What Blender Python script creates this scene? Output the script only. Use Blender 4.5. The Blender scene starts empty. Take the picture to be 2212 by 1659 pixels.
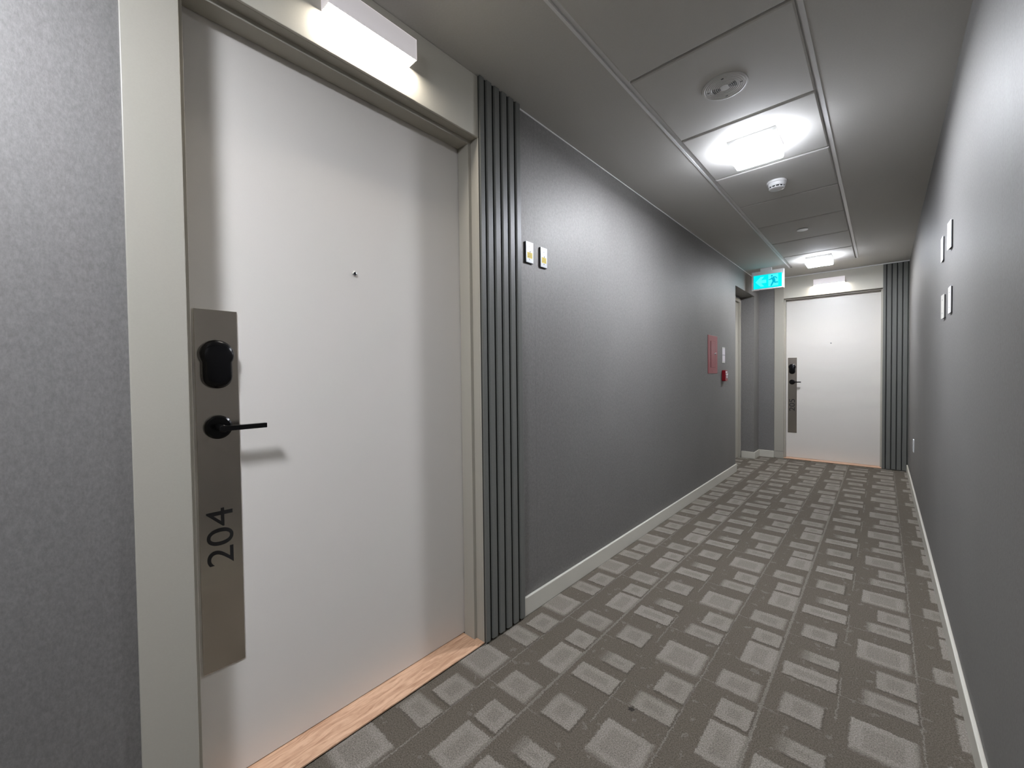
import bpy, bmesh, math, random
from mathutils import Matrix, Vector

random.seed(4)
S = bpy.context.scene
COL = S.collection
H = 1.12                      # camera height above the carpet
IMG_W, IMG_H, F_PX = 2212, 1659, 889.0

# ------------------------------------------------------------------ camera
yaw, pitch, roll = -0.73342971, -0.02161934, -0.01136935
fwd = Vector((math.sin(yaw) * math.cos(pitch), math.cos(yaw) * math.cos(pitch), math.sin(pitch)))
r0 = Vector((math.cos(yaw), -math.sin(yaw), 0.0))
u0 = r0.cross(fwd)
cr, sr = math.cos(roll), math.sin(roll)
right = cr * r0 + sr * u0
up = -sr * r0 + cr * u0
cam_d = bpy.data.cameras.new('camera')
cam_d.sensor_fit = 'HORIZONTAL'
cam_d.sensor_width = 36.0
cam_d.lens = 36.0 * F_PX / IMG_W
cam_d.clip_start = 0.02
cam = bpy.data.objects.new('camera', cam_d)
m = Matrix.Identity(4)
for i in range(3):
    m[i][0], m[i][1], m[i][2] = right[i], up[i], -fwd[i]
m[2][3] = H
cam.matrix_world = m
COL.objects.link(cam)
S.camera = cam

# ------------------------------------------------------------------ world, exposure, lamp strengths
w = bpy.data.worlds.new('world')
S.world = w
w.use_nodes = True
w.node_tree.nodes['Background'].inputs[0].default_value = (0.5, 0.5, 0.52, 1)
w.node_tree.nodes['Background'].inputs[1].default_value = 0.02
S.view_settings.view_transform = 'Standard'
S.view_settings.look = 'None'
S.view_settings.gamma = 1.0
S.view_settings.use_curve_mapping = False
S.view_settings.exposure = 1.93
CEIL_SIDE = 10.0               # radiance of their lens walls
CEIL_L = 78.0                 # radiance of the square ceiling fittings
SCONCE_L = 27.0               # radiance of the lens under the door lamps
SIGN_L = 0.36

# ------------------------------------------------------------------ helpers
class MB:
    def __init__(self):
        self.bm = bmesh.new()

    def box(self, x0, x1, y0, y1, z0, z1):
        bm = self.bm
        vs = [bm.verts.new((x, y, z)) for z in (z0, z1) for y in (y0, y1) for x in (x0, x1)]
        for f in ((0, 2, 3, 1), (4, 5, 7, 6), (0, 1, 5, 4), (2, 6, 7, 3), (0, 4, 6, 2), (1, 3, 7, 5)):
            bm.faces.new([vs[i] for i in f])
        return self

    def prism(self, pts, h0, h1, axis='y', hole=None):
        """pts 2D polygon; extruded from h0 to h1 along axis. y: (a,b)->(a,h,b); z: (a,h)... """
        def P(a, b, h):
            return (a, h, b) if axis == 'y' else ((a, b, h) if axis == 'z' else (h, a, b))
        bm = self.bm
        lo = [bm.verts.new(P(a, b, h0)) for a, b in pts]
        hi = [bm.verts.new(P(a, b, h1)) for a, b in pts]
        n = len(pts)
        bm.faces.new(lo)
        bm.faces.new(hi[::-1])
        for i in range(n):
            bm.faces.new((lo[i], hi[i], hi[(i + 1) % n], lo[(i + 1) % n]))
        return self

    def lathe(self, prof, n=48, c=(0, 0, 0), axis='z'):
        """prof: list of (r, h). axis z or y."""
        bm = self.bm
        rings = []
        for r, h in prof:
            if r < 1e-6:
                p = (c[0], c[1], c[2] + h) if axis == 'z' else (c[0], c[1] + h, c[2])
                rings.append([bm.verts.new(p)])
            else:
                ring = []
                for k in range(n):
                    a = 2 * math.pi * k / n
                    if axis == 'z':
                        p = (c[0] + r * math.cos(a), c[1] + r * math.sin(a), c[2] + h)
                    else:
                        p = (c[0] + r * math.cos(a), c[1] + h, c[2] + r * math.sin(a))
                    ring.append(bm.verts.new(p))
                rings.append(ring)
        for A, B in zip(rings, rings[1:]):
            for k in range(n):
                k2 = (k + 1) % n
                if len(A) == 1 and len(B) == 1:
                    continue
                if len(A) == 1:
                    bm.faces.new((A[0], B[k], B[k2]))
                elif len(B) == 1:
                    bm.faces.new((A[k], A[k2], B[0]))
                else:
                    bm.faces.new((A[k], A[k2], B[k2], B[k]))
        return self

    def build(self, name, mat, parent=None, bevel=0.0, smooth=False, seg=2, **props):
        bm = self.bm
        bmesh.ops.recalc_face_normals(bm, faces=bm.faces[:])
        me = bpy.data.meshes.new(name)
        bm.to_mesh(me)
        bm.free()
        me.materials.append(mat)
        if smooth:
            for p in me.polygons:
                p.use_smooth = True
        o = bpy.data.objects.new(name, me)
        COL.objects.link(o)
        if parent is not None:
            o.parent = parent
        if bevel > 0:
            b = o.modifiers.new('bevel', 'BEVEL')
            b.width = bevel
            b.segments = seg
            b.limit_method = 'ANGLE'
            b.harden_normals = False
        for k, v in props.items():
            o[k] = v
        return o


def empty(name, loc, rz=0.0, label=None, category=None, group=None, kind=None):
    o = bpy.data.objects.new(name, None)
    o.empty_display_size = 0.1
    o.location = loc
    o.rotation_euler = (0, 0, rz)
    COL.objects.link(o)
    if label:
        o['label'] = label
    if category:
        o['category'] = category
    if group:
        o['group'] = group
    if kind:
        o['kind'] = kind
    return o


def box(x0, x1, y0, y1, z0, z1):
    return MB().box(x0, x1, y0, y1, z0, z1)


def children_of(o):
    return [c for c in bpy.data.objects if c.parent is o]


def copy_tree(o, parent=None):
    c = o.copy()
    COL.objects.link(c)
    if parent is not None:
        c.parent = parent
    for ch in children_of(o):
        copy_tree(ch, c)
    return c


def text_mesh(name, s, width, height, mat, parent, place, depth=0.0006, stretch=True, bold=0.0):
    """text as a mesh, scaled to width x height; place(a, b, h) maps text plane to local coordinates."""
    cu = bpy.data.curves.new(name, 'FONT')
    cu.body = s
    cu.size = 1.0
    cu.offset = bold
    cu.space_character = 1.0
    ob = bpy.data.objects.new(name, cu)
    COL.objects.link(ob)
    dg = bpy.context.evaluated_depsgraph_get()
    me = bpy.data.meshes.new_from_object(ob.evaluated_get(dg))
    bpy.data.objects.remove(ob)
    bm = bmesh.new()
    bm.from_mesh(me)
    bmesh.ops.remove_doubles(bm, verts=bm.verts[:], dist=1e-5)
    xs = [v.co.x for v in bm.verts]
    ys = [v.co.y for v in bm.verts]
    x0, x1, y0, y1 = min(xs), max(xs), min(ys), max(ys)
    ext = bmesh.ops.extrude_face_region(bm, geom=bm.faces[:])
    top = [g for g in ext['geom'] if isinstance(g, bmesh.types.BMVert)]
    for v in top:
        v.co.z += 1.0
    for v in bm.verts:
        a = (v.co.x - x0) / (x1 - x0) * width
        b = (v.co.y - y0) / (y1 - y0) * height
        v.co = Vector(place(a, b, v.co.z * depth))
    bmesh.ops.recalc_face_normals(bm, faces=bm.faces[:])
    me2 = bpy.data.meshes.new(name)
    bm.to_mesh(me2)
    bm.free()
    bpy.data.meshes.remove(me)
    me2.materials.append(mat)
    o = bpy.data.objects.new(name, me2)
    COL.objects.link(o)
    o.parent = parent
    return o


# ------------------------------------------------------------------ materials
class NT:
    def __init__(self, name):
        self.mat = bpy.data.materials.new(name)
        self.mat.use_nodes = True
        self.t = self.mat.node_tree
        self.n = self.t.nodes
        self.bsdf = self.n['Principled BSDF']

    def new(self, kind, **kw):
        nd = self.n.new(kind)
        for k, v in kw.items():
            setattr(nd, k, v)
        return nd

    def link(self, a, b):
        self.t.links.new(a, b)

    def put(self, sock, v):
        if hasattr(v, 'is_linked') or isinstance(v, bpy.types.NodeSocket):
            self.link(v, sock)
        else:
            sock.default_value = v

    def math(self, op, a, b=0.0, c=None, clamp=False):
        nd = self.new('ShaderNodeMath', operation=op, use_clamp=clamp)
        self.put(nd.inputs[0], a)
        self.put(nd.inputs[1], b)
        if c is not None:
            self.put(nd.inputs[2], c)
        return nd.outputs[0]

    def coords(self, scale=(1, 1, 1), which='Object'):
        tc = self.new('ShaderNodeTexCoord')
        mp = self.new('ShaderNodeMapping')
        mp.inputs['Scale'].default_value = scale
        self.link(tc.outputs[which], mp.inputs['Vector'])
        return mp.outputs['Vector']

    def noise(self, vec, scale, detail=3.0, rough=0.5):
        nd = self.new('ShaderNodeTexNoise')
        nd.inputs['Scale'].default_value = scale
        nd.inputs['Detail'].default_value = detail
        nd.inputs['Roughness'].default_value = rough
        self.link(vec, nd.inputs['Vector'])
        return nd.outputs['Fac']

    def ramp(self, fac, stops):
        nd = self.new('ShaderNodeValToRGB')
        e = nd.color_ramp.elements
        while len(e) < len(stops):
            e.new(0.5)
        for el, (p, c) in zip(e, stops):
            el.position = p
            el.color = (*c, 1.0)
        self.link(fac, nd.inputs['Fac'])
        return nd.outputs['Color']

    def mix(self, fac, a, b):
        nd = self.new('ShaderNodeMix', data_type='RGBA')
        self.put(nd.inputs['Factor'], fac)
        for s, v in ((nd.inputs[6], a), (nd.inputs[7], b)):
            if isinstance(v, bpy.types.NodeSocket):
                self.link(v, s)
            else:
                s.default_value = (*v, 1.0)
        return nd.outputs[2]

    def bump(self, height, strength=0.2, dist=0.002):
        nd = self.new('ShaderNodeBump')
        nd.inputs['Strength'].default_value = strength
        nd.inputs['Distance'].default_value = dist
        self.link(height, nd.inputs['Height'])
        self.link(nd.outputs['Normal'], self.bsdf.inputs['Normal'])

    def set(self, base=None, rough=None, metal=None, spec=None, coat=None, aniso=None):
        b = self.bsdf.inputs
        if base is not None:
            if isinstance(base, bpy.types.NodeSocket):
                self.link(base, b['Base Color'])
            else:
                b['Base Color'].default_value = (*base, 1)
        if rough is not None:
            self.put(b['Roughness'], rough)
        if metal is not None:
            b['Metallic'].default_value = metal
        if spec is not None:
            b['Specular IOR Level'].default_value = spec
        if coat is not None:
            b['Coat Weight'].default_value = coat
        if aniso is not None:
            b['Anisotropic'].default_value = aniso
        return self.mat


def paint(name, col, rough=0.45, spec=0.4, grain=0.012, scale=260.0, bump=0.05):
    t = NT(name)
    v = t.coords()
    n = t.noise(v, scale, 2.0)
    a = tuple(max(0, c * (1 - grain)) for c in col)
    b = tuple(c * (1 + grain) for c in col)
    t.set(t.ramp(n, [(0.3, a), (0.7, b)]), rough, 0.0, spec)
    t.bump(n, bump, 0.001)
    return t.mat


def plain(name, col, rough=0.4, metal=0.0, spec=0.5):
    t = NT(name)
    v = t.coords()
    n = t.noise(v, 90.0, 2.0)
    c2 = tuple(c * 1.04 for c in col)
    return t.set(t.ramp(n, [(0.35, col), (0.65, c2)]), rough, metal, spec)


def glow(name, col, strength, base=0.6):
    t = NT(name)
    t.set(tuple(c * base for c in col), 0.5, 0.0, 0.1)
    t.bsdf.inputs['Emission Color'].default_value = (*col, 1)
    t.bsdf.inputs['Emission Strength'].default_value = strength
    return t.mat


def lamp_lens(name, col, down, side):
    """opal lens over a board of LEDs that face the floor: bright below, dimmer at its walls."""
    t = NT(name)
    t.set((0.6, 0.6, 0.6), 0.4)
    g = t.new('ShaderNodeNewGeometry')
    sp = t.new('ShaderNodeSeparateXYZ')
    t.link(g.outputs['Normal'], sp.inputs[0])
    k = t.math('MULTIPLY', sp.outputs[2], -1.0, clamp=True)
    t.bsdf.inputs['Emission Color'].default_value = (*col, 1)
    t.link(t.math('MULTIPLY_ADD', t.math('POWER', k, 2.0), down - side, side), t.bsdf.inputs['Emission Strength'])
    return t.mat


def wallpaper():
    t = NT('grey_vinyl_wallcovering')
    fib = t.noise(t.coords((1.0, 1.0, 0.5)), 240.0, 4.0, 0.65)
    blot = t.noise(t.coords((1.0, 1.0, 0.75)), 85.0, 4.0, 0.65)
    cloud = t.noise(t.coords(), 3.0, 2.0)
    f = t.math('ADD', t.math('MULTIPLY', fib, 0.5), t.math('ADD', t.math('MULTIPLY', blot, 0.4), t.math('MULTIPLY', cloud, 0.1)))
    col = t.ramp(f, [(0.38, (0.184, 0.177, 0.167)), (0.62, (0.249, 0.241, 0.229))])
    # vertical seams of the wallcovering every 1.37 m
    tc = t.new('ShaderNodeTexCoord')
    sp = t.new('ShaderNodeSeparateXYZ')
    t.link(tc.outputs['Object'], sp.inputs[0])
    d = t.math('ABSOLUTE', t.math('SUBTRACT', t.math('FLOORED_MODULO', t.math('ADD', sp.outputs[1], -1.541 + 0.685), 1.37), 0.685))
    seam = t.math('LESS_THAN', d, 0.0008)
    col = t.mix(t.math('MULTIPLY', seam, 0.35), col, (0.08, 0.08, 0.08))
    t.set(col, t.math('MULTIPLY_ADD', blot, 0.12, 0.52), WALL_METAL, 0.3)
    t.bsdf.inputs['Specular Tint'].default_value = (0.45, 0.45, 0.45, 1)
    t.bump(f, 0.35, 0.0015)
    return t.mat


def carpet():
    """woven carpet: repeating tile .588 x .522 m of three lanes with lighter cut-pile blocks."""
    t = NT('patterned_carpet')
    tc = t.new('ShaderNodeTexCoord')
    sp = t.new('ShaderNodeSeparateXYZ')
    t.link(tc.outputs['Object'], sp.inputs[0])
    wob = t.noise(tc.outputs['Object'], 150.0, 2.0)
    wob2 = t.noise(tc.outputs['Object'], 34.0, 2.0)
    wv = t.math('ADD', t.math('MULTIPLY', t.math('SUBTRACT', wob, 0.5), 0.014), t.math('MULTIPLY', t.math('SUBTRACT', wob2, 0.5), 0.010))
    x = t.math('FLOORED_MODULO', t.math('ADD', t.math('ADD', sp.outputs[0], wv), 0.886), 0.588)
    y = t.math('FLOORED_MODULO', t.math('ADD', t.math('ADD', sp.outputs[1], wv), -1.745), 0.522)

    def band(v, a, b, s0, s1):
        lo = t.new('ShaderNodeMapRange', interpolation_type='SMOOTHSTEP')
        t.put(lo.inputs['Value'], v)
        lo.inputs['From Min'].default_value = a - s0 / 2
        lo.inputs['From Max'].default_value = a + s0 / 2
        hi = t.new('ShaderNodeMapRange', interpolation_type='SMOOTHSTEP')
        t.put(hi.inputs['Value'], v)
        hi.inputs['From Min'].default_value = b - s1 / 2
        hi.inputs['From Max'].default_value = b + s1 / 2
        hi.inputs['To Min'].default_value = 1.0
        hi.inputs['To Max'].default_value = 0.0
        return t.math('MULTIPLY', lo.outputs[0], hi.outputs[0])

    def yy(v):
        return (v - 1.745) % 0.522
    # (x0, x1, y0, y1, soft left, soft right, soft near, soft far, strength); x from the P lane's left line
    R = [
        (0.024, 0.183, 1.790, 1.876, .006, .006, .006, .006, 1.0),
        (0.078, 0.182, 1.928, 1.996, .060, .006, .010, .010, 0.95),
        (0.048, 0.160, 2.098, 2.208, .016, .006, .006, .022, 0.95),
        (0.228, 0.382, 2.080, 2.226, .006, .020, .030, .006, 1.0),
        (0.287, 0.392, 1.916, 2.030, .006, .010, .006, .018, 0.95),
        (0.258, 0.390, 1.797, 1.882, .026, .006, .006, .020, 0.95),
        (0.478, 0.584, 1.760, 1.918, .006, .012, .010, .006, 1.0),
        (0.480, 0.580, 1.938, 2.036, .006, .006, .006, .006, 0.95),
        (0.444, 0.572, 2.086, 2.190, .010, .022, .012, .010, 0.9),
    ]
    total = None
    rim = None
    grown = None
    for x0, x1, ya, yb, sl, s_r, sn, sf, k in R:
        a = yy(ya)
        b = a + (yb - ya)
        mk = t.math('MULTIPLY', t.math('MULTIPLY', band(x, x0, x1, sl, s_r), band(y, a, b, sn, sf)), k)
        inn = t.math('MULTIPLY', band(x, x0 + .030, x1 - .030, .012, .012), band(y, a + .026, b - .026, .012, .012))
        if s_r < 0.012 and sn < 0.012:
            gm = t.math('MULTIPLY', band(x, x0 + 0.004, x1 + 0.006, .004, .004), band(y, a - 0.009, b - 0.004, .004, .004))
            grown = gm if grown is None else t.math('MAXIMUM', grown, gm)
        total = mk if total is None else t.math('MAXIMUM', total, mk)
        rim = inn if rim is None else t.math('MAXIMUM', rim, inn)
    # ribs between lanes and a few cross ribs
    ln = t.math('MAXIMUM', band(x, 0.5755 + .0085, 0.5755 + .0125, .003, .003), band(x, 0.0, 0.005, .003, .003))
    ln = t.math('MAXIMUM', ln, band(x, 0.394, 0.3985, .003, .003))
    seg = t.math('MULTIPLY', band(x, 0.1895, 0.193, .003, .003), band(y, 0.427, 0.600, .01, .01))
    seg = t.math('MAXIMUM', seg, t.math('MULTIPLY', band(x, 0.1895, 0.193, .003, .003), band(y, -0.1, 0.155, .01, .01)))
    ln = t.math('MAXIMUM', ln, seg)
    cr1 = t.math('MULTIPLY', band(y, yy(2.088), yy(2.088) + .004, .004, .004), band(x, 0.394, 0.588, .01, .06))
    cr1b = t.math('MULTIPLY', band(y, yy(2.080), yy(2.080) + .004, .004, .004), band(x, -0.1, 0.045, .01, .05))
    cr2 = t.math('MULTIPLY', band(y, yy(1.790), yy(1.790) + .004, .004, .004), band(x, 0.193, 0.396, .01, .06))
    ln = t.math('MAXIMUM', ln, t.math('MULTIPLY', t.math('MAXIMUM', cr1, t.math('MAXIMUM', cr1b, cr2)), 0.7))
    loop = t.noise(t.coords(), 250.0, 3.0, 0.75)
    wear = t.noise(t.coords(), 13.0, 4.0, 0.6)
    v0 = t.math('MULTIPLY', total, t.math('MULTIPLY_ADD', wear, 0.5, 0.72))
    v0 = t.math('MULTIPLY', v0, t.math('MULTIPLY_ADD', rim, -0.30, 1.0))
    v1 = t.math('MAXIMUM', v0, t.math('MULTIPLY', ln, 0.62), clamp=True)
    # worn flecks in the dark ground
    fl = t.noise(t.coords((1, 1, 1)), 24.0, 3.0, 0.55)
    fleck = t.math('MULTIPLY', t.math('GREATER_THAN', fl, 0.64), 0.30)
    v2 = t.math('MAXIMUM', v1, fleck)
    dark = t.ramp(loop, [(0.36, (0.062, 0.053, 0.040)), (0.64, (0.150, 0.131, 0.104))])
    light = t.ramp(loop, [(0.36, (0.140, 0.125, 0.103)), (0.64, (0.320, 0.292, 0.252))])
    col = t.mix(v2, dark, light)
    # darker trodden ground in broad patches, and shadow lines painted along the block edges
    patch = t.noise(t.coords(), 5.0, 4.0, 0.6)
    col = t.mix(t.math('MULTIPLY', t.math('SUBTRACT', patch, 0.35), 0.35, clamp=True), col, (0.10, 0.085, 0.065))
    edge_shadow = t.math('SUBTRACT', grown, total, clamp=True)
    col = t.mix(t.math('MULTIPLY', edge_shadow, 0.45), col, (0.055, 0.047, 0.036))
    # one dark spot near the left door
    vm = t.new('ShaderNodeVectorMath', operation='DISTANCE')
    t.link(tc.outputs['Object'], vm.inputs[0])
    vm.inputs[1].default_value = STAIN
    spot = t.math('LESS_THAN', t.math('ADD', vm.outputs['Value'], t.math('MULTIPLY', wv, 1.6)), 0.009)
    col = t.mix(t.math('MULTIPLY', spot, 0.8), col, (0.02, 0.018, 0.015))
    t.set(col, 0.95, 0.0, 0.1)
    hgt = t.math('ADD', t.math('MULTIPLY', loop, 0.6), t.math('MULTIPLY', t.math('ADD', total, ln), -0.6))
    t.bump(hgt, 0.7, 0.004)
    return t.mat


def oak():
    t = NT('oak_threshold')
    v = t.coords((9.0, 130.0, 60.0))
    d = t.noise(t.coords((1.2, 6.0, 6.0)), 5.0, 3.0)
    nd = t.new('ShaderNodeVectorMath', operation='ADD')
    t.link(v, nd.inputs[0])
    cb = t.new('ShaderNodeCombineXYZ')
    t.put(cb.inputs[1], t.math('MULTIPLY', d, 9.0))
    t.link(cb.outputs[0], nd.inputs[1])
    g = t.noise(nd.outputs[0], 1.0, 5.0, 0.6)
    t.set(t.ramp(g, [(0.32, (0.40, 0.225, 0.135)), (0.55, (0.60, 0.38, 0.245)), (0.75, (0.70, 0.47, 0.32))]), 0.42, 0, 0.4)
    t.bump(g, 0.12, 0.001)
    return t.mat


def steel():
    t = NT('brushed_steel')
    v = t.coords((6.0, 900.0, 900.0))
    g = t.noise(v, 1.0, 3.0, 0.6)
    t.set(t.ramp(g, [(0.3, (0.53, 0.485, 0.425)), (0.7, (0.56, 0.512, 0.45))]), t.math('MULTIPLY_ADD', g, 0.06, 0.19), 1.0)
    t.bump(g, 0.02, 0.0003)
    return t.mat


def ceiling_paint(name, col, scale, strength):
    t = NT(name)
    n = t.noise(t.coords(), scale, 3.0, 0.6)
    t.set(t.ramp(n, [(0.3, tuple(c * .97 for c in col)), (0.7, tuple(c * 1.03 for c in col))]), 0.75, 0, 0.25)
    t.bump(n, strength, 0.001)
    return t.mat


WALL_METAL = 0.45
STAIN = (-0.6165, 1.262, 0.0)
M = {}
M['wall'] = wallpaper()
M['carpet'] = carpet()
M['ceiling'] = ceiling_paint('ceiling_paint', (0.52, 0.51, 0.478), 160.0, 0.12)
M['tile'] = ceiling_paint('mineral_tile', (0.53, 0.52, 0.49), 330.0, 0.30)
M['base'] = paint('baseboard_paint', (0.52, 0.50, 0.43), 0.42, 0.4)
M['bead'] = paint('white_enamel', (0.72, 0.72, 0.71), 0.35, 0.5)
M['header'] = paint('cream_header_lit', (0.52, 0.50, 0.43), 0.42, 0.4)  # frame cream lightened, colour stands in for sideways light on the header
M['cream'] = paint('cream_frame_paint', (0.37, 0.35, 0.295), 0.42, 0.4)
M['door'] = paint('door_laminate', (0.64, 0.61, 0.56), 0.36, 0.45, 0.008, 420.0, 0.08)
M['slat'] = paint('charcoal_slat_paint', (0.135, 0.138, 0.124), 0.42, 0.4, 0.04, 200.0, 0.06)
M['slatback'] = paint('charcoal_backing_dark', (0.022, 0.023, 0.021), 0.6, 0.2)  # backing in the grooves, much darker than the slats
M['oak'] = oak()
M['steel'] = steel()
M['black'] = plain('black_plastic', (0.003, 0.003, 0.0035), 0.22, 0.0, 0.25)
M['blackmetal'] = plain('black_metal', (0.003, 0.003, 0.003), 0.2, 0.0, 0.25)
M['ink'] = plain('black_numeral', (0.008, 0.008, 0.008), 0.5)
M['chrome'] = plain('chrome', (0.80, 0.80, 0.82), 0.08, 1.0)
M['lens'] = plain('dark_glass', (0.01, 0.01, 0.015), 0.05)
M['white'] = paint('white_plastic', (0.74, 0.74, 0.73), 0.35, 0.5)
M['plate'] = paint('white_plate', (0.80, 0.82, 0.82), 0.32, 0.5)
M['gasket'] = plain('dark_gasket', (0.03, 0.028, 0.03), 0.6)
M['ivory'] = paint('ivory_plate', (0.50, 0.49, 0.44), 0.4, 0.4)
M['screw'] = plain('grey_screw', (0.35, 0.35, 0.36), 0.3, 0.8)
M['yellow'] = paint('yellow_sticker', (0.78, 0.60, 0.06), 0.5, 0.3)
M['scribble'] = plain('faded_print', (0.40, 0.27, 0.03), 0.6)
M['redpanel'] = paint('red_cabinet_paint', (0.235, 0.050, 0.055), 0.42, 0.4)
M['redgap'] = plain('red_shadow_gap', (0.075, 0.008, 0.010), 0.6)
M['redcase'] = paint('red_gloss', (0.20, 0.004, 0.010), 0.25, 0.5)
M['paper'] = paint('printed_paper', (0.62, 0.58, 0.60), 0.6, 0.3)
M['greyprint'] = plain('grey_print', (0.30, 0.28, 0.30), 0.7)
M['dark'] = plain('dark_slot', (0.012, 0.012, 0.012), 0.7)
M['spk'] = paint('speaker_enamel', (0.52, 0.515, 0.49), 0.45, 0.3)
for key, k in (('near', 1.02), ('mid', 1.05), ('far', 0.72)):
    M['light_' + key] = lamp_lens('ceiling_diffuser_' + key, (0.872, 0.905, 1.0), CEIL_L * k, CEIL_SIDE * k)
M['shade'] = glow('acrylic_lamp_shade', (1.0, 0.95, 0.96), 0.075, 0.75)
M['sconce'] = glow('sconce_lens', (1.0, 0.93, 0.85), SCONCE_L)
M['signbg'] = glow('exit_green', (0.0, 0.64, 0.66), SIGN_L, 0.10)
M['signlight'] = glow('exit_pale', (0.06, 0.80, 1.0), SIGN_L, 0.10)
M['signfig'] = glow('exit_figure', (0.0, 0.42, 0.56), SIGN_L * 0.8, 0.10)
M['signbox'] = paint('sign_housing', (0.70, 0.70, 0.70), 0.4, 0.4)

# ------------------------------------------------------------------ dimensions
XL, XR = -1.235, 0.212        # wall faces
YB, YE = -4.6, 6.305          # back and end wall faces
ZC = 2.331                    # ceiling
T = 0.18
OP0, OP1, OPZ = 5.135, 6.045, 2.098   # opening to the stair alcove
XA = -1.40                    # back of the alcove

# ------------------------------------------------------------------ the shell
box(XL - 0.6, XR + T, YB - T, YE + 0.35, -0.06, 0.0).build('floor', M['carpet'], kind='structure')

# drywall ceiling with the opening for the tile strip
TX0, TX1, TY0, TY1 = -0.822, -0.200, -1.36, 5.764
mb = MB()
mb.box(XL - T, TX0, YB - T, YE + T, ZC, ZC + 0.05)
mb.box(TX1, XR + T, YB - T, YE + T, ZC, ZC + 0.05)
mb.box(TX0, TX1, YB - T, TY0, ZC, ZC + 0.05)
mb.box(TX0, TX1, TY1, YE + T, ZC, ZC + 0.05)
mb.box(TX0, TX1, TY0, TY1, ZC + 0.045, ZC + 0.05)
ceiling = mb.build('ceiling', M['ceiling'], kind='structure')

# white angle around the tile strip
mb = MB()
mb.box(TX0, -0.811, TY0, TY1, ZC - 0.002, ZC + 0.012)
mb.box(-0.2155, TX1, TY0, TY1, ZC - 0.002, ZC + 0.012)
mb.box(-0.811, -0.2155, TY1 - 0.014, TY1, ZC - 0.002, ZC + 0.012)
mb.box(-0.811, -0.2155, TY0, TY0 + 0.014, ZC - 0.002, ZC + 0.012)
mb.box(-0.811, -0.770, TY0 + 0.014, TY1 - 0.014, ZC + 0.006, ZC + 0.009)
mb.box(-0.240, -0.2155, TY0 + 0.014, TY1 - 0.014, ZC + 0.006, ZC + 0.009)
mb.box(-0.770, -0.240, TY1 - 0.040, TY1 - 0.014, ZC + 0.006, ZC + 0.009)
mb.build('edge_angle', M['bead'], ceiling)
# cross tees and lay-in tiles
pitch_y = 0.5895
y_first = 1.6235
joints = [y_first + pitch_y * k for k in range(-5, 7)] + [TY1 - 0.0125]
ZT = ZC - 0.0065
for a, b in zip(joints, joints[1:]):
    if b - a < 0.2:
        continue
    tl = MB()
    x0, x1, y0, y1 = -0.788, -0.2215, a + 0.0072, b - 0.0072
    c = 0.006
    bm = tl.bm
    lo = [bm.verts.new(p) for p in ((x0 + c, y0 + c, ZT), (x1 - c, y0 + c, ZT), (x1 - c, y1 - c, ZT), (x0 + c, y1 - c, ZT))]
    mi = [bm.verts.new(p) for p in ((x0, y0, ZT + 0.003), (x1, y0, ZT + 0.003), (x1, y1, ZT + 0.003), (x0, y1, ZT + 0.003))]
    hi = [bm.verts.new((v.co.x, v.co.y, ZC + 0.018)) for v in mi]
    bm.faces.new(lo)
    bm.faces.new(hi)
    for k in range(4):
        bm.faces.new((lo[k], lo[(k + 1) % 4], mi[(k + 1) % 4], mi[k]))
        bm.faces.new((mi[k], mi[(k + 1) % 4], hi[(k + 1) % 4], hi[k]))
    tl.build('ceiling_tile', M['tile'], ceiling)
for j in joints[:-1]:
    box(-0.7695, -0.2405, j - 0.0066, j + 0.0066, ZC + 0.0045, ZC + 0.016).build('cross_tee', M['bead'], ceiling)

# left wall: door hole and alcove opening
D1_Y = 0.110                  # where the first door's trim begins
D1 = dict(open=0.958, head=2.086)
d1a, d1b = D1_Y + 0.05, D1_Y + 0.103 + D1['open'] + 0.04
mb = MB()
mb.box(XL - T, XL, YB - T, d1a, 0, ZC)
mb.box(XL - T, XL, d1a, d1b, D1['head'] + 0.045, ZC)
mb.box(XL - T, XL, d1b, OP0, 0, ZC)
mb.box(XA, XL, OP0, OP1, OPZ, ZC)
mb.box(XA, XL, OP1, YE + T, 0, ZC)
mb.build('wall_left', M['wall'], kind='structure')
box(XL - T - 0.10, XL - T - 0.02, d1a - 0.1, d1b + 0.1, 0, ZC).build('wall_door_recess', M['slatback'], kind='structure')
box(XR, XR + T, YB - T, YE + T, 0, ZC).build('wall_right', M['wall'], kind='structure')
box(XL, XR, YB - T, YB, 0, ZC).build('wall_back', M['wall'], kind='structure')
D2_X = -1.055
D2 = dict(open=0.947, head=2.062)
d2a, d2b = D2_X + 0.05, D2_X + 0.103 + D2['open'] + 0.04
mb = MB()
mb.box(XL, d2a, YE, YE + T, 0, ZC)
mb.box(d2a, d2b, YE, YE + T, D2['head'] + 0.045, ZC)
mb.box(d2b, XR, YE, YE + T, 0, ZC)
mb.box(d2a - 0.1, d2b + 0.1, YE + T + 0.02, YE + T + 0.1, 0, ZC)
mb.build('wall_end', M['wall'], kind='structure')

# baseboards
BH = 0.086


def base_profile(mb, x0, x1, y0, y1, h=BH):
    mb.box(x0, x1, y0, y1, 0, h)


mb = MB()
base_profile(mb, XL, XL + 0.014, 1.4205, OP0 + 0.012)
base_profile(mb, XL, XL + 0.014, YB, D1_Y - 0.001)
mb.build('baseboard_left', M['base'], bevel=0.003, kind='structure')
mb = MB()
base_profile(mb, XR - 0.012, XR, YB, YE - 0.026, 0.079)
mb.build('baseboard_right', M['base'], bevel=0.003, kind='structure')
mb = MB()
base_profile(mb, XA + 0.02, XL + 0.014, OP1 - 0.014, OP1)
base_profile(mb, XL, XL + 0.014, OP1, YE - 0.014)
base_profile(mb, XL, D2_X - 0.001, YE - 0.014, YE)
mb.build('baseboard_end', M['base'], bevel=0.002, kind='structure')

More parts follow.
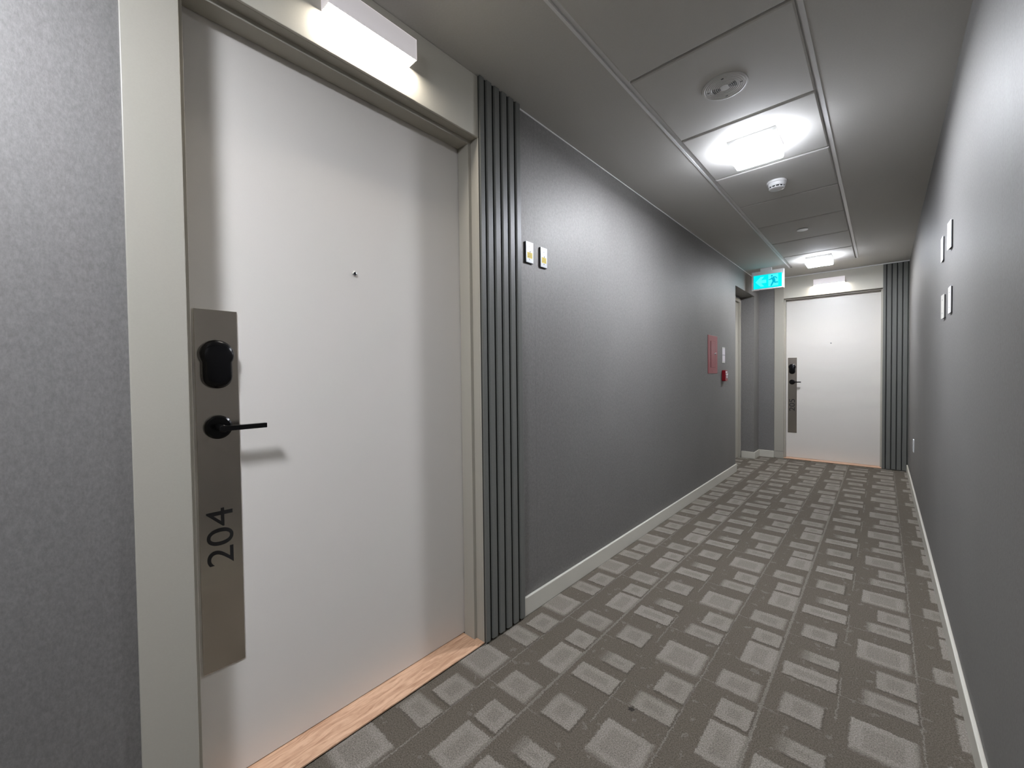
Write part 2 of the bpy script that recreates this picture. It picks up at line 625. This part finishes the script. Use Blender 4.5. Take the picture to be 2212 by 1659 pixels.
# thin ceiling beads
box(XL, XL + 0.004, 1.4205, YE, ZC - 0.006, ZC).build('trim_1', M['bead'], kind='structure')
box(-0.95, XR, YE - 0.026, YE, ZC - 0.011, ZC).build('trim_2', M['bead'], kind='structure')

# ------------------------------------------------------------------ door units


def make_lock_plate(root, number, x0, z0, z1, yd):
    """steel plate with reader, lever and room number. local: x right, y into the wall, z up."""
    wd = 0.0965
    pl = box(x0, x0 + wd, yd - 0.003, yd, z0, z1).build('lock_plate', M['steel'], root, bevel=0.0006, label='brushed steel lock plate with black room number')
    cx = x0 + 0.046
    # card reader: figure like a rounded head on a narrower body
    zt, zb = z0 + 0.893, z0 + 0.763
    R, r = 0.0392, 0.0335
    pts = []
    zc1, zc2 = zt - R * 0.98, zb + r * 0.92
    for k in range(0, 25):
        a = math.radians(-32 + 244 * k / 24)
        pts.append((R * math.cos(a), zc1 + R * 0.98 * math.sin(a)))
    pts.append((-r * 1.0, zc1 - R * 0.85))
    for k in range(0, 19):
        a = math.radians(182 + 176 * k / 18)
        pts.append((r * math.cos(a), zc2 + r * 0.92 * math.sin(a)))
    pts.append((r * 1.0, zc1 - R * 0.85))
    mb = MB()
    bm = mb.bm
    rings = []
    zm = (zt + zb) / 2
    for s, h in ((1.0, 0.0), (1.0, 0.012), (0.965, 0.019), (0.88, 0.024), (0.70, 0.027)):
        rings.append([bm.verts.new((cx + px * s, yd - 0.003 - h, zm + (pz - zm) * s)) for px, pz in pts])
    n = len(pts)
    for A, B in zip(rings, rings[1:]):
        for k in range(n):
            bm.faces.new((A[k], A[(k + 1) % n], B[(k + 1) % n], B[k]))
    bm.faces.new(rings[0])
    bm.faces.new(rings[-1])
    mb.build('card_reader', M['black'], pl, smooth=True)
    MB().lathe([(0.0, -0.0288), (0.0016, -0.0284), (0.0021, -0.0265)], 12, (cx, yd - 0.0008, zb + 0.021), 'y').build('indicator_light', M['screw'], pl, smooth=True)
    # lever handle
    zl = z0 + 0.659
    MB().lathe([(0.0, -0.013), (0.027, -0.013), (0.0315, -0.010), (0.032, -0.003), (0.032, 0.0)], 48, (cx, yd - 0.003, zl), 'y').build('lever_rose', M['blackmetal'], pl, smooth=False, bevel=0.0)
    mb = MB()
    mb.lathe([(0.0, -0.052), (0.0085, -0.052), (0.0095, -0.050), (0.0095, 0.0)], 24, (cx, yd - 0.010, zl), 'y')
    mb.box(cx - 0.009, cx + 0.101, yd - 0.066, yd - 0.051, zl - 0.0065, zl + 0.0065)
    mb.build('lever_handle', M['blackmetal'], pl, bevel=0.0012)
    # room number, read upwards
    zn0, ln = z0 + 0.284, 0.154
    xn = x0 + 0.0755
    text_mesh('room_number', number, ln, 0.0605, M['ink'], pl, lambda a, b, h: (xn - b, yd - 0.0031 - h, zn0 + a))
    return pl


def make_door(name, loc, rz, number, op, head, label):
    root = empty(name, loc, rz, label=label, kind='structure')
    c = 0.103
    xo = c + op                      # right edge of the opening
    yd = 0.102                       # leaf face
    st = 0.0145                      # stop projection
    # casing board on the left, header board above
    box(0.0, c, -0.009, 0.0, 0.088, ZC - 0.001).build('casing', M['cream'], root, bevel=0.0018)
    box(0.0, c, -0.009, 0.0, 0.003, 0.0868).build('plinth_block', M['cream'], root, bevel=0.001)
    box(c + 0.0008, xo + 0.003, -0.009, 0.0, head, ZC - 0.001).build('header_panel', M['header'], root, bevel=0.0014)
    # rebated frame
    mb = MB()
    mb.box(0.052, c, 0.0, 0.036, 0.0, head + 0.04)
    mb.box(0.052, c + st, 0.036, 0.0985, 0.0, head + 0.04)
    mb.box(xo, xo + 0.003, -0.009, 0.0, 0.003, head - 0.0008)
    mb.box(xo, xo + 0.038, 0.0, 0.036, 0.0, head + 0.04)
    mb.box(xo - st, xo + 0.038, 0.036, 0.0985, 0.0, head + 0.04)
    mb.box(c, xo, 0.0, 0.036, head, head + 0.04)
    mb.box(c + st, xo - st, 0.036, 0.0985, head - st, head + 0.04)
    mb.box(0.052, 0.104, 0.0985, 0.165, 0.0, head + 0.04)
    mb.box(xo - 0.001, xo + 0.038, 0.0985, 0.165, 0.0, head + 0.04)
    mb.box(0.104, xo - 0.001, 0.0985, 0.165, head - 0.001, head + 0.04)
    mb.build('frame', M['cream'], root, bevel=0.0012)
    # leaf
    leaf = box(0.107, xo - 0.004, yd, yd + 0.044, 0.012, head - 0.004).build('door_leaf', M['door'], root, bevel=0.001, label='plain white laminate door leaf')
    px, pz = 0.579, H + 0.350
    mb = MB().lathe([(0.0045, -0.006), (0.0068, -0.0055), (0.0078, -0.003), (0.008, 0.0)], 32, (px, yd, pz), 'y')
    mb.build('peephole', M['chrome'], leaf, smooth=True)
    MB().lathe([(0.0, -0.0058), (0.003, -0.0055), (0.0048, -0.0045)], 24, (px, yd, pz), 'y').build('peephole_glass', M['lens'], leaf, smooth=True)
    make_lock_plate(root, number, 0.135, H - 0.790, H + 0.184, yd)
    # oak threshold, notched around the stops
    mb = MB()
    e = 0.0006
    pts = [(c + e, -0.010), (xo - e, -0.010), (xo - e, 0.036 - e), (xo - st - e, 0.036 - e), (xo - st - e, 0.16), (c + st + e, 0.16), (c + st + e, 0.036 - e), (c + e, 0.036 - e)]
    mb.prism(pts, 0.004, 0.010, 'z')
    mb.build('threshold', M['oak'], root, bevel=0.0012, label='pale oak threshold strip')
    mb = MB()
    mb.box(c + 0.002, xo - 0.002, 0.002, 0.16, 0.0, 0.004)
    mb.build('threshold_bed', M['dark'], root)
    return root


RZ_LEFT = math.pi / 2
door1 = make_door('door_1', (XL, D1_Y, 0), RZ_LEFT, '204', D1['open'], D1['head'], 'near white door numbered 204 in the left wall with cream frame')
door2 = make_door('door_2', (D2_X, YE, 0), 0.0, '205', D2['open'], D2['head'], 'far white door numbered 205 in the end wall with cream frame')

# exit door in the alcove (only its frame edge shows)
d3 = empty('door_3', (XA, OP0, 0), RZ_LEFT, label='cream framed stair door inside the alcove beside the exit sign', kind='structure')
wA = OP1 - OP0
mb = MB()
mb.box(0.02, 0.07, -0.012, 0.05, 0, 2.078)
mb.box(wA - 0.045, wA - 0.002, -0.014, 0.05, 0, 2.078)
mb.box(0.07, wA - 0.045, -0.012, 0.05, 2.032, 2.078)
mb.build('frame', M['cream'], d3, bevel=0.002)
box(0.0, wA, 0.05, 0.09, 0.0, ZC).build('reveal', M['cream'], d3)
box(0.072, wA - 0.047, 0.012, 0.048, 0.01, 2.028).build('door_leaf', M['cream'], d3, bevel=0.001)

# ------------------------------------------------------------------ slatted panels


def slat_panel(loc, rz, faces, width, ztop, label):
    root = empty('slat_panel', loc, rz, label=label, category='wall panel', group='charcoal slat panels beside the doors')
    box(0.0, width, -0.0145, 0.0, 0.012, ztop).build('backing', M['slatback'], root)
    for a, b in faces:
        mb = MB()
        c = min(0.0012, (b - a) / 4)
        sp0 = 0.0 if a < 0.001 else 0.0025
        sp1 = 0.0 if b > width - 0.001 else 0.0025
        mb.prism([(a - sp0, -0.0145), (a, -0.0212), (a + c, -0.022), (b - c, -0.022), (b, -0.0212), (b + sp1, -0.0145)], 0.010, ztop, 'z')
        mb.build('slat', M['slat'], root)
    return root


f1 = [(0.0, 0.0235)] + [(0.0395 + 0.0453 * k, 0.0395 + 0.0453 * k + 0.0285) for k in range(4)] + [(0.2205, 0.2475)]
slat_panel((XL, 1.1725, 0), RZ_LEFT, f1, 0.2475, ZC - 0.001, 'charcoal slatted wall panel beside door 204, nearer the camera')
f2 = [(0.0, 0.0245)] + [(0.0365 + 0.0445 * k, 0.0365 + 0.0445 * k + 0.033) for k in range(4)] + [(0.2135 - 0.004 + 0.002, 0.214)]
slat_panel((-0.003, YE, 0), 0.0, f2, 0.2145, ZC - 0.0115, 'charcoal slatted wall panel beside door 205 at the corridor end')

# ------------------------------------------------------------------ lamps


def door_lamp(loc, rz, label):
    root = empty('wall_lamp', loc, rz, label=label, category='lamp', group='white box lamps above the doors')
    wd, dp, hz = 0.301, 0.046, 0.069
    mb = MB()
    t = 0.0025
    mb.box(0, wd, -dp, -dp + t, 0, hz)
    mb.box(0, wd, -dp, 0, hz - t, hz)
    mb.box(0, t, -dp, 0, 0, hz)
    mb.box(wd - t, wd, -dp, 0, 0, hz)
    mb.box(0, wd, -t, 0, 0, hz)
    mb.build('lamp_housing', M['shade'], root, bevel=0.0006)
    box(t, wd - t, -dp + t, -t, 0.0005, 0.008).build('lamp_lens', M['sconce'], root, label='glowing lens on the underside of the lamp')
    return root


door_lamp((XL + 0.009, 0.546, H + 1.070), RZ_LEFT, 'white box wall lamp glowing above the near door, large at top left')
door_lamp((-0.640, YE - 0.009, H + 1.058), 0.0, 'small white box wall lamp glowing over the far door in the end wall')


def ceiling_light(cy, key, label):
    root = empty('ceiling_light', (-0.5055, cy, ZT), 0, label=label, category='light', group='square ceiling lights on the tile strip')
    a = 0.111
    mb = MB()
    mb.box(-a + 0.002, a - 0.002, -a + 0.002, a - 0.002, -0.020, 0.0)
    mb.build('light_base', M['bead'], root, bevel=0.0015)
    box(-a, a, -a, a, -0.073, -0.0203).build('light_diffuser', M['light_' + key], root, bevel=0.009, seg=3, label='glowing white diffuser')
    return root


ceiling_light(2.492, 'mid', 'square glowing ceiling light on the tile between speaker and smoke detector')
ceiling_light(5.432, 'far', 'square glowing ceiling light near the end wall before door 205')
ceiling_light(-0.456, 'near', 'square glowing ceiling light behind the camera, nearest to it')

# ------------------------------------------------------------------ ceiling devices
# round loudspeaker
sp = empty('ceiling_speaker', (-0.502, 1.915, ZT), 0, 'round white slotted ceiling speaker on the tile before the nearest visible light', 'speaker')
prof = [(0.0, -0.0055)]
r = 0.020
prof.append((r - 0.002, -0.0055))
while r < 0.076:
    prof += [(r, -0.0055), (r + 0.0018, -0.0042), (r + 0.0045, -0.0042), (r + 0.006, -0.0055)]
    r += 0.0085
prof += [(0.079, -0.0055), (0.0815, -0.0042), (0.0865, -0.0038), (0.0875, -0.002), (0.0875, 0.0)]
MB().lathe(prof, 72).build('speaker_grille', M['spk'], sp)
for side in (0, 1):
    for k in range(5):
        rr = 0.0165 + 0.0065 * k
        mb = MB()
        half = math.radians(23)
        a0 = math.pi * side
        pts = [(rr * math.cos(a0 - half + 2 * half * i / 8), rr * math.sin(a0 - half + 2 * half * i / 8)) for i in range(9)]
        pts += [((rr + 0.003) * math.cos(a0 + half - 2 * half * i / 8), (rr + 0.003) * math.sin(a0 + half - 2 * half * i / 8)) for i in range(9)]
        mb.prism(pts, -0.0060, -0.0035, 'z').build('sound_slot', M['dark'], sp)
for k in range(4):
    a = math.pi / 2 * k + 0.12
    bx, by = 0.062 * math.cos(a), 0.062 * math.sin(a)
    box(bx - 0.0045, bx + 0.0045, by - 0.0018, by + 0.0018, -0.0060, -0.0035).build('screw_slot', M['dark'], sp)

# smoke detector
sd = empty('smoke_detector', (-0.5055, 3.085, ZT), 0, 'round white smoke detector with dark vents on the ceiling tile strip', 'smoke detector')
MB().lathe([(0.0, 0.0), (0.054, 0.0), (0.0545, -0.003), (0.0545, -0.011), (0.053, -0.013), (0.049, -0.0135), (0.0485, -0.016), (0.049, -0.022), (0.047, -0.030), (0.0445, -0.034)], 64).build('detector_base', M['white'], sd, smooth=True)
MB().lathe([(0.0, -0.034), (0.040, -0.034), (0.040, -0.043), (0.0, -0.043)], 48).build('vent_core', M['dark'], sd)
MB().lathe([(0.0, -0.048), (0.034, -0.048), (0.040, -0.0465), (0.043, -0.044), (0.043, -0.0425), (0.0395, -0.0415)], 64).build('detector_cap', M['white'], sd, smooth=True)
for k in range(12):
    a = math.pi / 6 * k
    mb = MB()
    c, s = math.cos(a), math.sin(a)
    pts = []
    for dr, dt in ((0.039, -0.0025), (0.0435, -0.0025), (0.0435, 0.0025), (0.039, 0.0025)):
        pts.append((dr * c - dt * s, dr * s + dt * c))
    mb.prism(pts, -0.043, -0.033, 'z').build('vent_rib', M['white'], sd)

# concealed sprinkler cover
spk = empty('sprinkler_cover', (-0.513, 4.262, ZT), 0, 'flat round white sprinkler cover disc on the farther ceiling tile', 'sprinkler')
MB().lathe([(0.0, -0.006), (0.039, -0.006), (0.0405, -0.005), (0.0405, -0.004), (0.0, -0.003)], 48).build('cover_disc', M['plate'], spk)
MB().lathe([(0.0, -0.0035), (0.030, -0.0035), (0.030, 0.0)], 32).build('collar', M['gasket'], spk)

# ------------------------------------------------------------------ exit sign
SX0, SX1, SZ0, SZ1, SY = -1.161, -0.838, H + 0.962, H + 1.178, 5.548
ex = empty('exit_sign', ((SX0 + SX1) / 2, SY, SZ0), 0, 'glowing cyan exit sign with arrow and running figure hung from the ceiling', 'exit sign')
ox, oz = (SX0 + SX1) / 2, SZ0
W2, HZ = (SX1 - SX0) / 2, SZ1 - SZ0
box(-W2, W2, 0.0, 0.042, 0.0, HZ).build('sign_housing', M['signbox'], ex, bevel=0.005, seg=3)
box(-0.073, 0.040, 0.004, 0.038, HZ, ZC - oz).build('ceiling_mount', M['signbox'], ex, bevel=0.002)
px0, px1 = -1.141 - ox, -0.857 - ox
pz0, pz1 = H + 0.977 - oz, H + 1.134 - oz
box(px0, px1, -0.002, 0.002, pz0, pz1).build('sign_face', M['signbg'], ex)
ph = pz1 - pz0
pw = px1 - px0


def spt(u, v):
    return (px0 + u * pw, pz0 + v * ph)


def sign_poly(name, pts, mat, y0, y1):
    MB().prism([spt(*p) for p in pts], y0, y1, 'y').build(name, mat, ex)


# pale arrow pointing left
sign_poly('arrow', [(0.075, 0.50), (0.26, 0.86), (0.385, 0.86), (0.275, 0.615), (0.455, 0.615), (0.455, 0.385), (0.275, 0.385), (0.385, 0.14), (0.26, 0.14)], M['signlight'], -0.0030, -0.0019)
# pale doorway with the floor line
sign_poly('doorway', [(0.535, 0.10), (0.535, 0.955), (0.875, 0.955), (0.875, 0.10)], M['signlight'], -0.0028, -0.0019)
# running figure: head, torso, limbs
mb = MB()


def limb(pts, wds):
    """tapered strip through pts in face coordinates"""
    L, Rr = [], []
    asp = pw / ph
    for i, (u, v) in enumerate(pts):
        a = pts[max(0, i - 1)]
        b = pts[min(len(pts) - 1, i + 1)]
        dx, dz = (b[0] - a[0]) * asp, b[1] - a[1]
        ln = math.hypot(dx, dz) or 1
        nx, nz = -dz / ln, dx / ln
        hw = wds[i] * 1.2
        L.append((u + nx * hw / asp, v + nz * hw))
        Rr.append((u - nx * hw / asp, v - nz * hw))
    mb.prism([spt(*p) for p in L + Rr[::-1]], -0.0037, -0.0027, 'y')


head = [(0.655 + 0.036 * math.cos(2 * math.pi * k / 16), 0.835 + 0.066 * math.sin(2 * math.pi * k / 16)) for k in range(16)]
mb.prism([spt(*p) for p in head], -0.0037, -0.0027, 'y')
limb([(0.690, 0.70), (0.715, 0.56), (0.735, 0.44)], [0.075, 0.085, 0.07])
limb([(0.672, 0.715), (0.610, 0.585), (0.545, 0.585)], [0.040, 0.034, 0.026])
limb([(0.690, 0.735), (0.785, 0.725), (0.835, 0.600)], [0.036, 0.034, 0.026])
limb([(0.720, 0.46), (0.675, 0.30), (0.625, 0.115)], [0.055, 0.048, 0.040])
limb([(0.745, 0.46), (0.760, 0.335), (0.870, 0.335)], [0.055, 0.044, 0.034])
mb.build('running_figure', M['signfig'], ex)

# ------------------------------------------------------------------ left wall devices


def station_plate(y0, wd, z0, z1, label, yl):
    root = empty('cover_plate', (XL, y0, z0), RZ_LEFT, label, 'wall plate', 'white plates with yellow stickers on the left wall')
    hz = z1 - z0
    box(0, wd, -0.0065, 0, 0, hz).build('back_box', M['gasket'], root)
    box(0.0003, wd + 0.001, -0.0090, -0.0065, 0.002, hz + 0.001).build('face_plate', M['plate'], root, bevel=0.0007)
    for v in (0.80, 0.18):
        MB().lathe([(0.0, -0.0012), (0.0028, -0.0010), (0.0034, 0.0)], 16, (wd * 0.5, -0.0090, hz * v), 'y').build('screw', M['screw'], root)
    MB().lathe([(0.0, -0.0008), (0.0024, -0.0008), (0.0024, 0.0)], 16, (wd * 0.55, -0.0090, hz * 0.545), 'y').build('indicator_hole', M['dark'], root)
    st = box(wd * 0.16, wd * 0.86, -0.0096, -0.0090, hz * yl, hz * (yl + 0.275)).build('yellow_sticker', M['yellow'], root, label='yellow sticker with faded print')
    for k in range(3):
        box(wd * (0.22 + 0.03 * k), wd * (0.80 - 0.05 * k), -0.0098, -0.0096, hz * (yl + 0.06 + 0.07 * k), hz * (yl + 0.085 + 0.07 * k)).build('print_line', M['scribble'], st)
    return root


station_plate(1.4685, 0.0515, H + 0.521, H + 0.618, 'white plate with yellow sticker beside the near slats, left of two', 0.235)
station_plate(1.578, 0.0495, H + 0.519, H + 0.615, 'white plate with yellow sticker, right of two, farther from slats', 0.235)

# red valve cabinet door
rp = empty('access_panel', (XL, 4.148, H - 0.006), RZ_LEFT, 'flat dull red metal cabinet panel on left wall near the opening', 'cabinet')
box(0, 0.295, -0.004, 0, 0, 0.368).build('panel_frame', M['redpanel'], rp, bevel=0.0012)
box(0.073, 0.225, -0.0045, -0.004, 0.058, 0.315).build('door_gap', M['redgap'], rp)
box(0.083, 0.215, -0.0065, -0.0045, 0.060, 0.313).build('panel_door', M['redpanel'], rp, bevel=0.0008)
MB().lathe([(0.0, -0.014), (0.008, -0.013), (0.010, -0.009), (0.010, 0.0)], 20, (0.190, -0.0065, 0.192), 'y').build('latch_knob', M['chrome'], rp, smooth=True)

# paper notice in a holder
nt = empty('notice_holder', (XL, 4.613, H + 0.101), RZ_LEFT, 'small pale notice in two halves above the red pull station', 'notice')
box(0, 0.102, -0.003, 0, 0, 0.163).build('holder', M['ivory'], nt, bevel=0.0008)
box(0.004, 0.098, -0.004, -0.003, 0.016, 0.078).build('notice_sheet', M['paper'], nt)
box(0.004, 0.098, -0.004, -0.003, 0.086, 0.150).build('notice_sheet', M['paper'], nt)
box(0.004, 0.098, -0.0042, -0.003, 0.0785, 0.0855).build('divider', M['greyprint'], nt)

# fire alarm pull station
ps = empty('pull_station', (XL, 4.606, H - 0.088), RZ_LEFT, 'glossy red fire alarm pull station with white handle near the opening', 'fire alarm')
mb = MB()
pts = [(0.0, 0.008), (0.010, 0.0), (0.078, 0.0), (0.088, 0.008), (0.088, 0.106), (0.078, 0.115), (0.010, 0.115), (0.0, 0.106)]
mb.prism(pts, -0.034, 0.0, 'y').build('alarm_case', M['redcase'], ps, bevel=0.004, seg=3)
mb = MB()
mb.box(0.020, 0.068, -0.041, -0.034, 0.066, 0.079)
mb.box(0.037, 0.051, -0.041, -0.034, 0.030, 0.066)
mb.build('pull_handle', M['white'], ps, bevel=0.0015, label='white T shaped pull handle')
box(0.018, 0.070, -0.0352, -0.0338, 0.088, 0.100).build('label_strip', M['white'], ps)

# ------------------------------------------------------------------ right wall devices (local frame faces -X)
RZ_RIGHT = -math.pi / 2


def blank_plate(y_near, wd, z0, z1, prn, prf, mat, label):
    """plate on the right wall; prn / prf: how far the near and far edges stand off"""
    root = empty('blank_plate', (XR, y_near, z0), 0.0, label, 'wall plate', 'blank plates on the right wall')
    hz = z1 - z0
    th = 0.0025
    mb = MB()
    mb.prism([(0.0, 0.0), (-prn, 0.0), (-prf, wd), (0.0, wd)], 0.003, hz - 0.003, 'z')
    mb.build('back_box', M['gasket'], root)
    mb = MB()
    mb.prism([(-prn, -0.001), (-prn - th, -0.001), (-prf - th, wd + 0.001), (-prf, wd + 0.001)], 0.0, hz, 'z')
    mb.build('face_plate', mat, root, bevel=0.0008)
    for v in (0.22, 0.78):
        xx = -(prn + prf) / 2 - th
        mb = MB()
        mb.box(xx - 0.0008, xx + 0.001, wd / 2 - 0.003, wd / 2 + 0.003, hz * v - 0.003, hz * v + 0.003)
        mb.build('screw', M['screw'], root)
    return root


blank_plate(2.492, 0.070, H + 0.510, H + 0.624, 0.0040, 0.0088, M['plate'], 'white blank plate, upper of the nearer pair on right wall')
blank_plate(2.812, 0.070, H + 0.518, H + 0.632, 0.0040, 0.0042, M['plate'], 'white blank plate, upper of the farther pair on right wall')
blank_plate(2.484, 0.070, H + 0.239, H + 0.350, 0.0035, 0.0050, M['white'], 'white blank plate, lower of the nearer pair on right wall')
blank_plate(2.732, 0.070, H + 0.240, H + 0.350, 0.0040, 0.0078, M['ivory'], 'greyish blank plate, lower of the farther pair on right wall')

ol = empty('power_outlet', (XR, 5.085, H - 0.728), 0.0, 'white outlet plate low on the right wall near the end', 'outlet')
box(-0.0075, 0.0, 0.0, 0.07, 0, 0.112).build('outlet_plate', M['plate'], ol, bevel=0.0012)
for v in (0.026, 0.066):
    box(-0.0090, -0.0075, 0.018, 0.052, v, v + 0.024).build('socket', M['white'], ol, bevel=0.0005)
